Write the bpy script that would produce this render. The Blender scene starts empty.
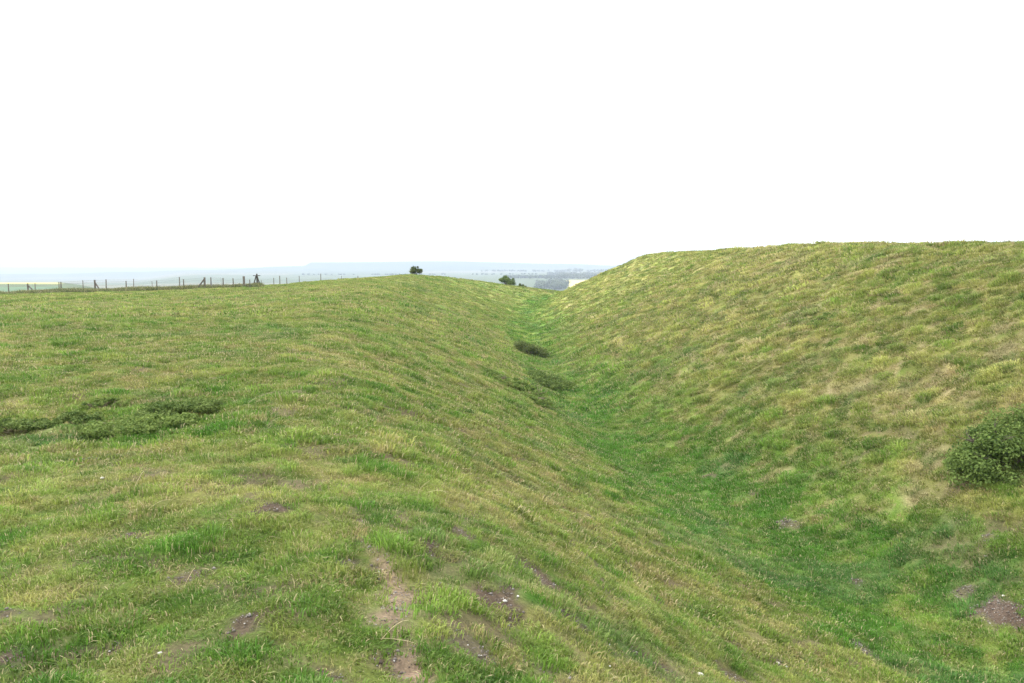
import bpy, math, random
import numpy as np
from mathutils import Vector

random.seed(7)
rng = np.random.default_rng(11)
scene = bpy.context.scene
C = scene.collection
EYE = 1.65                      # camera height above the turf under it
F = 796.0                       # focal length in pixels of a 1024 wide frame
PITCH = math.atan(73.5 / F)

# ------------------------------------------------------------------ noise
def _h(ix, iy, seed):
    h = (ix.astype(np.int64) * 374761393 + iy.astype(np.int64) * 668265263 + seed * 362437) & 0xffffffff
    h = ((h ^ (h >> 13)) * 1274126177) & 0xffffffff
    h = ((h ^ (h >> 16)) * 2246822519) & 0xffffffff
    return ((h ^ (h >> 15)) & 0xffffff) / float(0xffffff)

def vn(x, y, seed=0):
    ix, iy = np.floor(x), np.floor(y)
    fx, fy = x - ix, y - iy
    u = fx * fx * fx * (fx * (fx * 6 - 15) + 10); v = fy * fy * fy * (fy * (fy * 6 - 15) + 10)
    a = _h(ix, iy, seed); b = _h(ix + 1, iy, seed); c = _h(ix, iy + 1, seed); d = _h(ix + 1, iy + 1, seed)
    return (a * (1 - u) + b * u) * (1 - v) + (c * (1 - u) + d * u) * v

def fbm(x, y, scale, octs=3, seed=0, gain=.5):
    s = 0.; a = 1.; t = 0.; ca, sa = math.cos(.7), math.sin(.7)
    x = x / scale; y = y / scale
    for o in range(octs):
        s = s + a * vn(x, y, seed + o * 17); t += a; a *= gain
        x, y = (x * ca - y * sa) * 2.03 + 5.3, (x * sa + y * ca) * 2.03 + 1.7
    return s / t

def cell(x, y, scale, seed=0):
    """distance to the nearest jittered point, and that point's random value"""
    x = x / scale; y = y / scale
    ix, iy = np.floor(x), np.floor(y)
    best = np.full(np.shape(x), 9.); val = np.zeros(np.shape(x))
    for dx in (-1, 0, 1):
        for dy in (-1, 0, 1):
            jx = ix + dx; jy = iy + dy
            px = jx + .1 + .8 * _h(jx, jy, seed); py = jy + .1 + .8 * _h(jx, jy, seed + 1)
            d = (px - x) ** 2 + (py - y) ** 2
            m = d < best
            best = np.where(m, d, best); val = np.where(m, _h(jx, jy, seed + 2), val)
    return np.sqrt(best), val

def sst(a, b, x):
    t = np.clip((x - a) / (b - a), 0, 1)
    return t * t * (3 - 2 * t)

# ------------------------------------------------------------------ terrain height
# cross-sections across the ditch (heights relative to the eye), y = metres ahead
#        far field     field        crest          mid slope        floor          floor         mid slope     crest        top         behind
ST = [
 (-40, [(-120,-3.2), (-30,-1.9), (5.0,-1.75), (8.6,-3.3), (13.,-5.3), (15.,-5.3), (20.,-2.4), (25.5,.9), (31,.9), (90,-3)]),
 (-10, [(-120,-3.2), (-30,-1.8), (1.8,-1.65), (5.2,-3.7), (8.6,-4.9), (10.4,-4.9), (15.,-2.3), (19.6,.9), (25,.9), (90,-3)]),
 (  0, [(-120,-3.2), (-30,-1.7), (0.5,-1.68), (3.6,-3.75), (6.6,-4.8), (8.4,-4.8), (13.,-2.3), (17.4,.75), (23,.9), (90,-3)]),
 (  4, [(-120,-3.2), (-30,-1.7), (-.1,-1.68), (3.0,-3.75), (6.0,-4.8), (8.0,-4.8), (12.5,-2.3), (16.8,.75), (23,.9), (90,-3)]),
 (  8, [(-120,-3.2), (-30,-1.7), (-1.3,-1.66), (2.0,-3.75), (5.0,-4.85), (7.4,-4.8), (11.9,-2.2), (16.2,.75), (22,.9), (90,-3)]),
 ( 12, [(-120,-3.2), (-30,-1.7), (-2.5,-1.62), (1.0,-3.65), (3.9,-4.95), (6.5,-4.9), (11.2,-2.2), (15.8,.72), (22,.7), (90,-3)]),
 ( 20, [(-120,-3.1), (-30,-1.75),(-4.2,-1.58), (-.4,-3.2), (2.1,-5.2), (4.8,-5.15), (10.,-2.0), (14.9,.5), (21,.4), (90,-3)]),
 ( 37, [(-30,-1.95), (-18,-1.72),(-6.8,-1.42), (-2.4,-3.1), (.9,-5.05), (3.1,-5.), (8.9,-1.8), (14.5,1.1), (21,.9), (90,-3)]),
 ( 56, [(-42,-2.25), (-19,-1.68),(-8.6,-1.15), (-3.8,-2.8), (.2,-4.8), (2.5,-4.7), (8.6,-1.6), (14.5,1.15), (21,1.0), (90,-3)]),
 ( 84, [(-58,-3.0), (-27,-2.02),(-10.6,-.85), (-5.,-2.3), (.6,-4.2), (2.9,-4.1), (8.9,-1.2), (14.7,1.5), (21,1.3), (90,-3)]),
 ( 95, [(-60,-3.6), (-27,-2.0),(-11.3,-.8), (-4.8,-2.3), (1.8,-3.95), (4.1,-3.85), (10.,-1.1), (16.,1.5), (22,1.2), (90,-3)]),
 (105, [(-65,-4.4), (-27,-2.4),(-7.6,-1.25), (-1.,-2.5), (4.6,-3.8), (6.8,-3.7), (13.,-1.1), (19.,1.2), (26,.9), (90,-3)]),
 (115, [(-70,-5.0), (-27,-3.1),(-1.7,-2.4), (3.8,-3.1), (8.6,-3.8), (11.,-3.7), (17.,-1.3), (23.,.9), (31,.5), (90,-3)]),
 (125, [(-120,-4.2), (-36,-4.0),(6.6,-3.45), (10.,-3.9), (14.,-4.5), (17.,-4.4), (22.,-2.2), (28.,.2), (37,-.3), (90,-4)]),
 (145, [(-120,-5.2), (-36,-6.0),(14.,-6.0), (18.,-6.2), (22.,-6.5), (25.,-6.4), (30.,-4.6), (37.,-2.6), (45,-3), (90,-6)]),
 (190, [(-120,-6.5), (-36,-9.5),(14.,-9.5), (18.,-9.5), (22.,-9.5), (25.,-9.5), (30.,-9.), (37.,-9), (45,-9), (90,-9)]),
]
TX = np.arange(-120, 90.01, .3); TY = np.arange(-40, 190.01, .5)
_sy = np.array([s[0] for s in ST], float)
_K = len(ST[0][1])
_cx = np.array([[p[0] for p in s[1]] for s in ST]); _cz = np.array([[p[1] for p in s[1]] for s in ST])

def _smooth(A, n, axis):
    k = np.hanning(n + 2)[1:-1]; k /= k.sum(); p = n // 2
    pad = [(0, 0), (0, 0)]; pad[axis] = (p, p)
    B = np.pad(A, pad, mode='edge')
    return np.apply_along_axis(lambda v: np.convolve(v, k, 'valid'), axis, B)

_m = (_cx[:, 4] + _cx[:, 5]) / 2
_cx[:, 4] = _m + (_cx[:, 4] - _m) * .35; _cx[:, 5] = _m + (_cx[:, 5] - _m) * .35
_cz[:, 4:6] -= (.28 * np.clip((_sy - 10) / 15, 0, 1))[:, None]
_rx = np.stack([np.interp(TY, _sy, _cx[:, k]) for k in range(_K)], 1)
_rz = np.stack([np.interp(TY, _sy, _cz[:, k]) for k in range(_K)], 1)
_rx = _smooth(_rx, 15, 0); _rz = _smooth(_rz, 15, 0)
TAB = np.stack([np.interp(TX, _rx[i], _rz[i]) for i in range(len(TY))])
TAB = _smooth(TAB, 13, 1); TAB = _smooth(TAB, 9, 0)

def near_h(x, y):
    fx = np.clip((x - TX[0]) / .3, 0, len(TX) - 1.001); fy = np.clip((y - TY[0]) / .5, 0, len(TY) - 1.001)
    ix = fx.astype(int); iy = fy.astype(int); u = fx - ix; v = fy - iy
    return (TAB[iy, ix] * (1 - u) + TAB[iy, ix + 1] * u) * (1 - v) + (TAB[iy + 1, ix] * (1 - u) + TAB[iy + 1, ix + 1] * u) * v

FR = np.array([0, 90, 130, 200, 400, 700, 1000, 1300, 1700, 2500, 3500, 5000, 6500, 9500, 14000.])
FC = np.array([-1500, -200, 60, 130, 200, 305, 312, 440, 560, 620, 900, 1500.])
_c_left = [281, 297, 294, 289, 284, 280.6, 284, 284, 282, 280, 278]
_c_mid2 = [281, 289, 289, 290, 292, 290, 288, 285, 283, 281, 278]
_c_mid = [281, 289, 296, 306, 312, 308, 298, 287.5, 279, 275, 271]
_ridge = [274, 274, 273, 271.5, 270, 266.2, 262.6, 261.6, 264, 266, 266, 266]
FT = np.zeros((len(FR), len(FC)))
for j, c in enumerate(FC):
    col = _c_left if c <= 60 else (_c_mid2 if c <= 130 else _c_mid)
    FT[:11, j] = col
    FT[11, j] = _ridge[j]; FT[12, j] = _ridge[j] + .5; FT[13, j] = 267.5; FT[14, j] = 267.6
FT = -(FT - 268) / F

def far_h(x, y):
    r = np.hypot(x, y)
    px = 512 + F * x / np.maximum(y, .05 + np.abs(x) * .35)
    px = np.where(y < 0, np.where(x < 0, -1500, 1500), px)
    fr = np.interp(r, FR, np.arange(len(FR))); fc = np.interp(np.clip(px, -1500, 1500), FC, np.arange(len(FC)))
    i = np.clip(fr.astype(int), 0, len(FR) - 2); j = np.clip(fc.astype(int), 0, len(FC) - 2)
    u = fr - i; v = fc - j; v = v * v * (3 - 2 * v)
    s = (FT[i, j] * (1 - v) + FT[i, j + 1] * v) * (1 - u) + (FT[i + 1, j] * (1 - v) + FT[i + 1, j + 1] * v) * u
    return s * r + (fbm(x, y, 500, 3, 91) - .5) * np.clip(r / 500, 0, 1) * 6

def floor_x(y):
    return np.interp(y, TY, (_rx[:, 4] + _rx[:, 5]) / 2)
def crest_l(y):
    return np.interp(y, TY, _rx[:, 2])
def crest_r(y):
    return np.interp(y, TY, _rx[:, 7])
def floor_w(x, y):
    """1 on the ditch floor, 0 on the banks"""
    wob = (fbm(x, y, 2.6, 3, 61) - .5) * 2.8
    return np.exp(-((x - floor_x(y) + .1 + wob) / (1.75 + .55 * sst(24, 10, y))) ** 2) * (1 - sst(112, 128, y)) * (.55 + .45 * sst(.35, .6, fbm(x, y, 1.4, 3, 62)))
def right_w(x, y):
    f = floor_x(y)
    return sst(f + .8, f + 3.2, x)
def left_w(x, y):
    f = floor_x(y); c = crest_l(y)
    return sst(c - .8, c + 1.8, x) * (1 - sst(f - 2.2, f - .6, x))

def tussock(x, y, val=False):
    """0..1 height of the little tussocks"""
    wx = x + (fbm(x, y, .5, 2, 40) - .5) * .5; wy = y + (fbm(x, y, .5, 2, 45) - .5) * .5
    d, v = cell(wx, wy * .9, .46, 50)
    d2, v2 = cell(wx * 1.05, wy * .52, .46, 56); w = right_w(x, y) > .5
    d = np.where(w, d2, d); v = np.where(w, v2, v)
    t = np.clip(1 - d * 1.35, 0, 1) * (.35 + .65 * v)
    return (t, v) if val else t

# bare-soil scrapes and molehills, given as world (x, y, rx, ry, strength, dome)
SOIL = []
def soil_mask(x, y):
    m = np.zeros(np.shape(x)); mound = np.zeros(np.shape(x))
    global PALE
    PALE = np.zeros(np.shape(x))
    if not SOIL: return m, mound
    near = (np.hypot(x, y) < 60)
    if not np.any(near): return m, mound
    xs, ys = x[near], y[near]
    n = fbm(xs, ys, .16, 3, 60); n2 = fbm(xs, ys, .05, 2, 66)
    mm = np.zeros(xs.shape); dd = np.zeros(xs.shape); pp = np.zeros(xs.shape)
    for (sx, sy, rx, ry, st, dome, pale) in SOIL:
        q = np.hypot((xs - sx) / rx, (ys - sy) / ry)
        sel = q < 3
        if not np.any(sel): continue
        qq = q[sel] + ((n[sel] - .5) * 1.9 + (n2[sel] - .5) * .9) * (.6 if pale else 1)
        mm[sel] = np.maximum(mm[sel], st * (1 - sst(.55, 1.15, qq)))
        if pale: pp[sel] = np.maximum(pp[sel], 1 - sst(.7, 1.25, qq))
        dd[sel] += dome * np.exp(-(q[sel] * 1.2) ** 2)
    m[near] = mm; mound[near] = dd; PALE[near] = pp
    return m, mound

def H(x, y, detail=True):
    x = np.asarray(x, float); y = np.asarray(y, float)
    r = np.hypot(x, y)
    ex = np.maximum.reduce([sst(55, 115, -x), sst(50, 88, x), sst(118, 185, y), sst(10, 38, -y)])
    z = near_h(x, y) * (1 - ex) + far_h(x, y) * ex
    k = 1 - sst(100, 180, r)
    z = z - .26 * np.exp(-((x + 5.2) / 2.5) ** 2 - ((y - 9.0) / 1.9) ** 2) + .10 * np.exp(-((x + 2.4) / 1.1) ** 2 - ((y - 8.6) / 2.2) ** 2)
    z = z + (fbm(x, y, 7, 2, 20) - .5) * .22 * k * sst(2, 12, r) + (fbm(x, y, 2.2, 2, 24) - .5) * .18 * k
    # little terraces trodden along the right bank, a slight sunk line on the crest
    if detail:
        rw = right_w(x, y)
        z = z + tussock(x, y) * (.055 + .15 * rw) * k + (fbm(x, y, .8, 2, 28) - .5) * .13 * k
        m, dome = soil_mask(x, y)
        z = z + dome - m * .012
    return z + EYE

def hit(px, py, dmax=400):
    """the ground point seen at a pixel of the photograph"""
    u = (px - 512) / F; v = (341.5 - py) / F
    d = np.array([u, math.cos(PITCH) + v * math.sin(PITCH), v * math.cos(PITCH) - math.sin(PITCH)])
    t = np.concatenate([np.arange(1, 60, .03), np.arange(60, dmax, .25)])
    z = EYE + d[2] * t; g = H(d[0] * t, d[1] * t, False)
    i = np.argmax(z < g)
    if not (z < g).any(): i = len(t) - 1
    return float(d[0] * t[i]), float(d[1] * t[i])
def at(px, d):
    """world x of a pixel column at depth d"""
    return (px - 512) / F * d
def gz(x, y, detail=True):
    return float(H(np.array([x]), np.array([y]), detail)[0])

# pixel list: (px, py, half width px, strength, dome height)
TRACK = [(345, 478, 3, .3), (352, 505, 4, .4), (362, 530, 5, .45), (374, 552, 6, .55), (386, 575, 8, .75), (394, 592, 13, .9), (397, 610, 11, .85), (398, 630, 10, .8), (406, 650, 12, .85), (416, 672, 12, .85), (424, 696, 12, .8)]
PATH = []
for (x0_, y0_, w0_, s0_), (x1_, y1_, w1_, s1_) in zip(TRACK[:-1], TRACK[1:]):
    for k_ in range(4):
        t_ = k_ / 4
        PATH.append((x0_ + (x1_ - x0_) * t_ + random.uniform(-2, 2), y0_ + (y1_ - y0_) * t_, (w0_ + (w1_ - w0_) * t_) * random.uniform(.6, 1.05), s0_ + (s1_ - s0_) * t_, -.004))
PATH += [(405, 598, 13, .8, 0), (380, 604, 9, .6, 0), (386, 632, 8, .7, 0), (424, 655, 9, .7, 0)]
for px, py, w, st, dome in PATH + [
    (67,461,9,.6,.02),(91,459,7,.5,.01),(103,488,6,.6,.01),(155,483,8,.85,.03),(199,497,7,.5,0),(18,534,9,.7,.02),
    (133,541,9,1,.05),(271,519,12,.95,.05),(218,500,6,.5,0),(186,577,17,.8,.0),(6,621,13,.9,.02),(12,661,18,1,.03),
    (246,628,17,.9,.03),(114,652,16,.85,.0),(281,646,16,.4,0),(50,681,24,.7,0),(358,522,10,.5,0),(370,547,14,.7,0),
    (455,531,15,.8,.0),(434,556,18,.95,.02),(525,566,22,.95,.0),(416,610,12,.9,-.02),
    (483,603,34,.95,0),(467,649,26,.8,0),(574,626,12,.8,0),(346,570,8,.8,0),
    (379,574,8,.7,0),(333,677,16,.8,0),(409,670,22,.9,-.02),(543,672,22,.7,0),(588,536,9,.75,0),(629,566,9,.95,.04),
    (564,540,8,.5,0),(652,659,18,.9,0),(384,631,12,.7,0),(755,496,6,.8,.03),(791,526,10,.7,.05),(986,546,9,.7,.05),
    (857,584,9,.9,.05),(964,596,10,.75,.03),(1008,616,19,1,.10),(779,664,10,.8,0),(733,673,16,.7,0),(857,648,13,.6,0),
    (704,478,8,.9,.05),(589,519,8,.7,0),(724,466,5,.4,0),(335,455,6,.4,0),(690,670,14,.5,0),(612,650,10,.5,0),
    (457,475,6,.5,0),(300,470,5,.3,0),(640,600,7,.4,0),(905,620,8,.4,0),(810,600,6,.4,0),(950,520,8,.35,0)]:
    x, y = hit(px, py)
    isp = (px, py, w, st, dome) in PATH; w = w * 1.35
    rx = w * math.hypot(x, y) / F
    SOIL.append((x, y, max(rx, .07), max(rx * (1.0 if dome > 0 else .95), .07), st, dome, isp))

# ------------------------------------------------------------------ turf colour (base colour of the living surface)
LUSH = np.array([.064, .155, .018]); GREEN = np.array([.142, .222, .036]); OLIVE = np.array([.240, .258, .066])
DRY = np.array([.360, .318, .125]); STRAW = np.array([.52, .43, .24]); SOILC = np.array([.082, .058, .043])

def mixc(a, b, t):
    return a * (1 - t[..., None]) + b * t[..., None]

# straw-coloured worn spots of the right bank (world x, y, radius)
STRAWS = [hit(px, py) + (w,) for px, py, w in [(933,464,.5),(913,498,.38),(828,393,.4),(862,381,.4),(905,390,.4),(786,470,.3),
          (770,480,.25),(1000,330,.4),(1012,352,.5),(720,420,.3),(740,435,.3),(690,440,.3),(885,420,.35),(960,400,.3)]]

def dryness(x, y):
    fw = floor_w(x, y); rw = right_w(x, y); lw = left_w(x, y)
    r = np.hypot(x, y)
    field = 1 - np.clip(rw + lw + fw, 0, 1)
    b = (.38 - .07 * (1 - sst(6, 16, r))) * field + .50 * rw + .45 * lw
    b = b * (1 - fw) + (.20 - .16 * sst(45, 20, r)) * fw
    b = b + (fbm(x, y, 1.5, 2, 73) - .5) * .45 * (1 - sst(10, 30, r)) + (fbm(x, y, .45, 2, 74) - .5) * .35 * (1 - sst(8, 18, r))
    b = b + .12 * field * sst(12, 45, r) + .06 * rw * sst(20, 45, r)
    b = b + rw * .10 * sst(1, 6, near_h(x, y) + 5.2) - .05
    b = b + (fbm(x, y, 4.5, 2, 70) - .5) * .30 + (fbm(x, y, .7, 3, 75) * (1 - rw) + fbm(x * 1.2, y * .55, .7, 3, 76) * rw - .5) * (.55 - .12 * rw) + (fbm(x, y, .2, 2, 79) * (1 - rw) + fbm(x * 1.1, y * .5, .2, 2, 78) * rw - .5) * (.75 - .25 * rw)
    return b

def turf(x, y):
    b = dryness(x, y)
    t, tv = tussock(x, y, True); rw = right_w(x, y)
    b = b + (tv - .5) * .22 * rw
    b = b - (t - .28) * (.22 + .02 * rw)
    k = np.clip(b, -.2, 1.2)
    c = np.empty(np.shape(x) + (3,))
    for i in range(3):
        c[..., i] = np.interp(k, [-.08, .20, .55, .92, 1.2], [LUSH[i], GREEN[i], OLIVE[i], DRY[i], STRAW[i]])
    sw = np.zeros(np.shape(x))
    n = fbm(x, y, .22, 3, 130)
    for (sx, sy, w) in STRAWS:
        sw = np.maximum(sw, 1 - sst(.35, 1.0, np.hypot(x - sx, y - sy) / w + (n - .5) * 1.6))
    c = mixc(c, STRAW * .72, sw * .6)
    # small worn straw spots and rank green clumps between the tussocks
    dd, vv = cell(x * 1.15 + (n - .5) * .6, y * .6 + (fbm(x, y, .25, 2, 137) - .5) * .5, .50, 133)
    amt = (.25 + .75 * rw) * sst(.40, .62, fbm(x, y, 3.2, 2, 139) + .10 * rw * sst(40, 18, np.hypot(x, y)) + .0)
    spot = (1 - sst(.16, .34, dd + (n - .5) * .3))
    c = mixc(c, STRAW * .85, spot * (vv > .66) * amt * .65)
    c = mixc(c, LUSH * .8, (1 - sst(.25, .5, dd + (n - .5) * .3)) * (vv < .3) * (.35 + .35 * rw) * .8)
    # bluish-green coarse patches
    bl = sst(.62, .78, fbm(x, y, 1.7, 3, 84)) * .28
    c = mixc(c, np.array([.085, .150, .070]), bl)
    v = (.80 + .36 * fbm(x, y, .5, 3, 88)) * (1 + .45 * (t - .25)) * (1 + .35 * (tv - .5) * (.3 + .7 * rw)) * (1 + .22 * floor_w(x, y))  # tussock shading put into the tint: tops lighter, gaps between them darker
    return c * v[..., None], k

def ground_colour(x, y):
    c, k = turf(x, y)
    r = np.hypot(x, y)
    thatch = fbm(x, y, .13, 3, 140)
    c = mixc(c * (.60 + .32 * sst(35, 90, r))[..., None], STRAW * .42, sst(.42, .75, thatch) * .45 * (1 - sst(30, 60, r)) * (1 - .6 * floor_w(x, y)))  # shade among the tufts put into the ground colour, weaker far off
    m, _ = soil_mask(x, y)
    sc = SOILC[None, :] * (.7 + .7 * fbm(x, y, .09, 3, 150))[..., None]
    sc = mixc(sc, np.array([.15, .115, .09]), sst(.55, .8, fbm(x, y, .35, 2, 155)) * .6)
    pc = np.array([.235, .165, .120])[None, :] * (.55 + .9 * fbm(x, y, .07, 3, 157))[..., None]
    sc = mixc(sc, pc, PALE)
    c = mixc(c, sc, m)
    c = mixc(c, np.array([.11, .08, .055]), sst(.60, .74, fbm(x, y, .38, 3, 158)) * .7 * (1 - sst(14, 26, r)) * (1 - floor_w(x, y)))
    # far farmland
    px = 512 + F * x / np.maximum(y, 1)
    fx = np.floor((x + y * .25 + (fbm(x, y, 900, 2, 160) - .5) * 300) / 420); fy = np.floor((y - x * .2) / 520)
    hv = _h(fx, fy, 170)
    farc = np.empty_like(c)
    for i, stops in enumerate([(.08, .09, .12, .16, .10), (.11, .12, .14, .16, .10), (.06, .06, .08, .10, .07)]):
        farc[..., i] = np.interp(hv, [0, .35, .65, .9, 1], stops)
    fk = sst(130, 260, r)
    c = mixc(c, farc, fk)
    c = mixc(c, np.array([.055, .085, .060]), sst(3700, 4600, r) * .8)
    YEL = np.array([.46, .44, .13])
    c = mixc(c, YEL, (sst(590, 605, r) * (1 - sst(735, 750, r)) * (1 - sst(60, 63, px)) * (y > 0)))
    c = mixc(c, np.array([.66, .55, .20]), sst(1330, 1345, r) * (1 - sst(1650, 1670, r)) * sst(561, 563, px) * (1 - sst(612, 614, px)) * (y > 0))
    c = mixc(c, np.array([.10, .17, .10]), sst(150, 200, r) * (1 - sst(395, 420, r)) * (1 - sst(64, 70, px)) * (y > 0) * .8)
    return c

# ------------------------------------------------------------------ materials
def new_mat(name):
    m = bpy.data.materials.new(name); m.use_nodes = True
    nt = m.node_tree; b = nt.nodes['Principled BSDF']
    b.inputs['Specular IOR Level'].default_value = .25
    return m, nt, b
def nd(nt, t, **kw):
    n = nt.nodes.new(t)
    for k, v in kw.items(): setattr(n, k, v)
    return n

def ground_material():
    m, nt, b = new_mat('turf_ground')
    at_ = nd(nt, 'ShaderNodeAttribute', attribute_name='Col')
    geo = nd(nt, 'ShaderNodeNewGeometry')
    n1 = nd(nt, 'ShaderNodeTexNoise'); n1.inputs['Scale'].default_value = 38; n1.inputs['Detail'].default_value = 5; n1.inputs['Roughness'].default_value = .7
    n2 = nd(nt, 'ShaderNodeTexNoise'); n2.inputs['Scale'].default_value = 5; n2.inputs['Detail'].default_value = 4
    for n in (n1, n2): nt.links.new(geo.outputs['Position'], n.inputs['Vector'])
    r1 = nd(nt, 'ShaderNodeMapRange'); r1.inputs['From Min'].default_value = .3; r1.inputs['From Max'].default_value = .7; r1.inputs['To Min'].default_value = .6; r1.inputs['To Max'].default_value = 1.4
    r2 = nd(nt, 'ShaderNodeMapRange'); r2.inputs['From Min'].default_value = .3; r2.inputs['From Max'].default_value = .7; r2.inputs['To Min'].default_value = .88; r2.inputs['To Max'].default_value = 1.14
    nt.links.new(n1.outputs['Fac'], r1.inputs['Value']); nt.links.new(n2.outputs['Fac'], r2.inputs['Value'])
    mu = nd(nt, 'ShaderNodeMath', operation='MULTIPLY'); nt.links.new(r1.outputs[0], mu.inputs[0]); nt.links.new(r2.outputs[0], mu.inputs[1])
    vm = nd(nt, 'ShaderNodeVectorMath', operation='SCALE'); nt.links.new(at_.outputs['Color'], vm.inputs[0]); nt.links.new(mu.outputs[0], vm.inputs['Scale'])
    nt.links.new(vm.outputs[0], b.inputs['Base Color'])
    bp = nd(nt, 'ShaderNodeBump'); bp.inputs['Distance'].default_value = .03; bp.inputs['Strength'].default_value = .9
    nt.links.new(n1.outputs['Fac'], bp.inputs['Height']); nt.links.new(bp.outputs[0], b.inputs['Normal'])
    b.inputs['Roughness'].default_value = .95; b.inputs['Specular IOR Level'].default_value = .1
    return m

def blade_material(name, instanced=True, trans=.35):
    """grass blade: colour from the instance, varied blade by blade, some light passing through"""
    m, nt, b = new_mat(name)
    col = nd(nt, 'ShaderNodeAttribute', attribute_name='tint', attribute_type='INSTANCER' if instanced else 'GEOMETRY')
    bv = nd(nt, 'ShaderNodeAttribute', attribute_name='bv', attribute_type='GEOMETRY')
    dr = nd(nt, 'ShaderNodeAttribute', attribute_name='dead', attribute_type='GEOMETRY')
    sc = nd(nt, 'ShaderNodeVectorMath', operation='SCALE'); nt.links.new(col.outputs['Color'], sc.inputs[0]); nt.links.new(bv.outputs['Fac'], sc.inputs['Scale'])
    mx = nd(nt, 'ShaderNodeMix', data_type='RGBA'); nt.links.new(dr.outputs['Fac'], mx.inputs[0]); nt.links.new(sc.outputs[0], mx.inputs[6]); mx.inputs[7].default_value = (.52, .43, .25, 1)
    nt.links.new(mx.outputs[2], b.inputs['Base Color'])
    b.inputs['Roughness'].default_value = .6; b.inputs['Specular IOR Level'].default_value = .2
    tr = nd(nt, 'ShaderNodeBsdfTranslucent'); nt.links.new(mx.outputs[2], tr.inputs['Color'])
    ms = nd(nt, 'ShaderNodeMixShader'); ms.inputs[0].default_value = trans
    nt.links.new(b.outputs[0], ms.inputs[1]); nt.links.new(tr.outputs[0], ms.inputs[2])
    nt.links.new(ms.outputs[0], nt.nodes['Material Output'].inputs['Surface'])
    return m

def noisy_mat(name, a, bcol, scale=8, rough=.85, bump=.01, stretch=None):
    m, nt, b = new_mat(name)
    geo = nd(nt, 'ShaderNodeTexCoord')
    n = nd(nt, 'ShaderNodeTexNoise'); n.inputs['Scale'].default_value = scale; n.inputs['Detail'].default_value = 6
    if stretch:
        mp = nd(nt, 'ShaderNodeMapping'); mp.inputs['Scale'].default_value = stretch
        nt.links.new(geo.outputs['Object'], mp.inputs[0]); nt.links.new(mp.outputs[0], n.inputs['Vector'])
    else: nt.links.new(geo.outputs['Object'], n.inputs['Vector'])
    rp = nd(nt, 'ShaderNodeValToRGB'); rp.color_ramp.elements[0].position = .3; rp.color_ramp.elements[1].position = .7
    rp.color_ramp.elements[0].color = (*a, 1); rp.color_ramp.elements[1].color = (*bcol, 1)
    nt.links.new(n.outputs['Fac'], rp.inputs[0]); nt.links.new(rp.outputs[0], b.inputs['Base Color'])
    if bump:
        bp = nd(nt, 'ShaderNodeBump'); bp.inputs['Distance'].default_value = bump
        nt.links.new(n.outputs['Fac'], bp.inputs['Height']); nt.links.new(bp.outputs[0], b.inputs['Normal'])
    b.inputs['Roughness'].default_value = rough
    return m

def leaf_mat(name, c1, c2, trans=.3):
    m, nt, b = new_mat(name)
    bv = nd(nt, 'ShaderNodeAttribute', attribute_name='bv', attribute_type='GEOMETRY')
    rp = nd(nt, 'ShaderNodeValToRGB'); rp.color_ramp.elements[0].color = (*c1, 1); rp.color_ramp.elements[1].color = (*c2, 1)
    nt.links.new(bv.outputs['Fac'], rp.inputs[0]); nt.links.new(rp.outputs[0], b.inputs['Base Color'])
    b.inputs['Roughness'].default_value = .7; b.inputs['Specular IOR Level'].default_value = .12
    tr = nd(nt, 'ShaderNodeBsdfTranslucent'); nt.links.new(rp.outputs[0], tr.inputs['Color'])
    ms = nd(nt, 'ShaderNodeMixShader'); ms.inputs[0].default_value = trans
    nt.links.new(b.outputs[0], ms.inputs[1]); nt.links.new(tr.outputs[0], ms.inputs[2])
    nt.links.new(ms.outputs[0], nt.nodes['Material Output'].inputs['Surface'])
    return m

M_ground = ground_material()
M_blade = blade_material('grass_blade')
M_wood = noisy_mat('weathered_wood', (.07, .06, .05), (.20, .17, .14), 6, .85, .004, (6, 6, 1))
M_wood_dark = noisy_mat('dark_wood', (.035, .03, .025), (.10, .085, .07), 6, .85, .004, (6, 6, 1))
M_metal = noisy_mat('galvanised_metal', (.25, .26, .27), (.42, .43, .44), 20, .45, 0)
M_wire = noisy_mat('fence_wire', (.16, .16, .16), (.28, .28, .27), 20, .5, 0)
M_bark = noisy_mat('bark', (.06, .05, .035), (.16, .13, .10), 12, .9, .01)
M_chalk = noisy_mat('chalk', (.36, .34, .30), (.62, .60, .55), 18, .95, .006)
M_hawthorn = leaf_mat('hawthorn_leaf', (.045, .075, .018), (.16, .19, .055))
M_briar = leaf_mat('rose_leaf', (.05, .095, .02), (.20, .275, .07), .4)
M_creep = leaf_mat('creeping_leaf', (.065, .12, .022), (.24, .31, .08))
M_creep_dark = leaf_mat('dark_creeping_leaf', (.050, .095, .018), (.20, .26, .07))
M_treeleaf = leaf_mat('tree_leaf', (.05, .075, .035), (.12, .15, .07), .2)
M_twig = noisy_mat('twig', (.07, .06, .035), (.17, .15, .08), 14, .9, 0)

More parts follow.
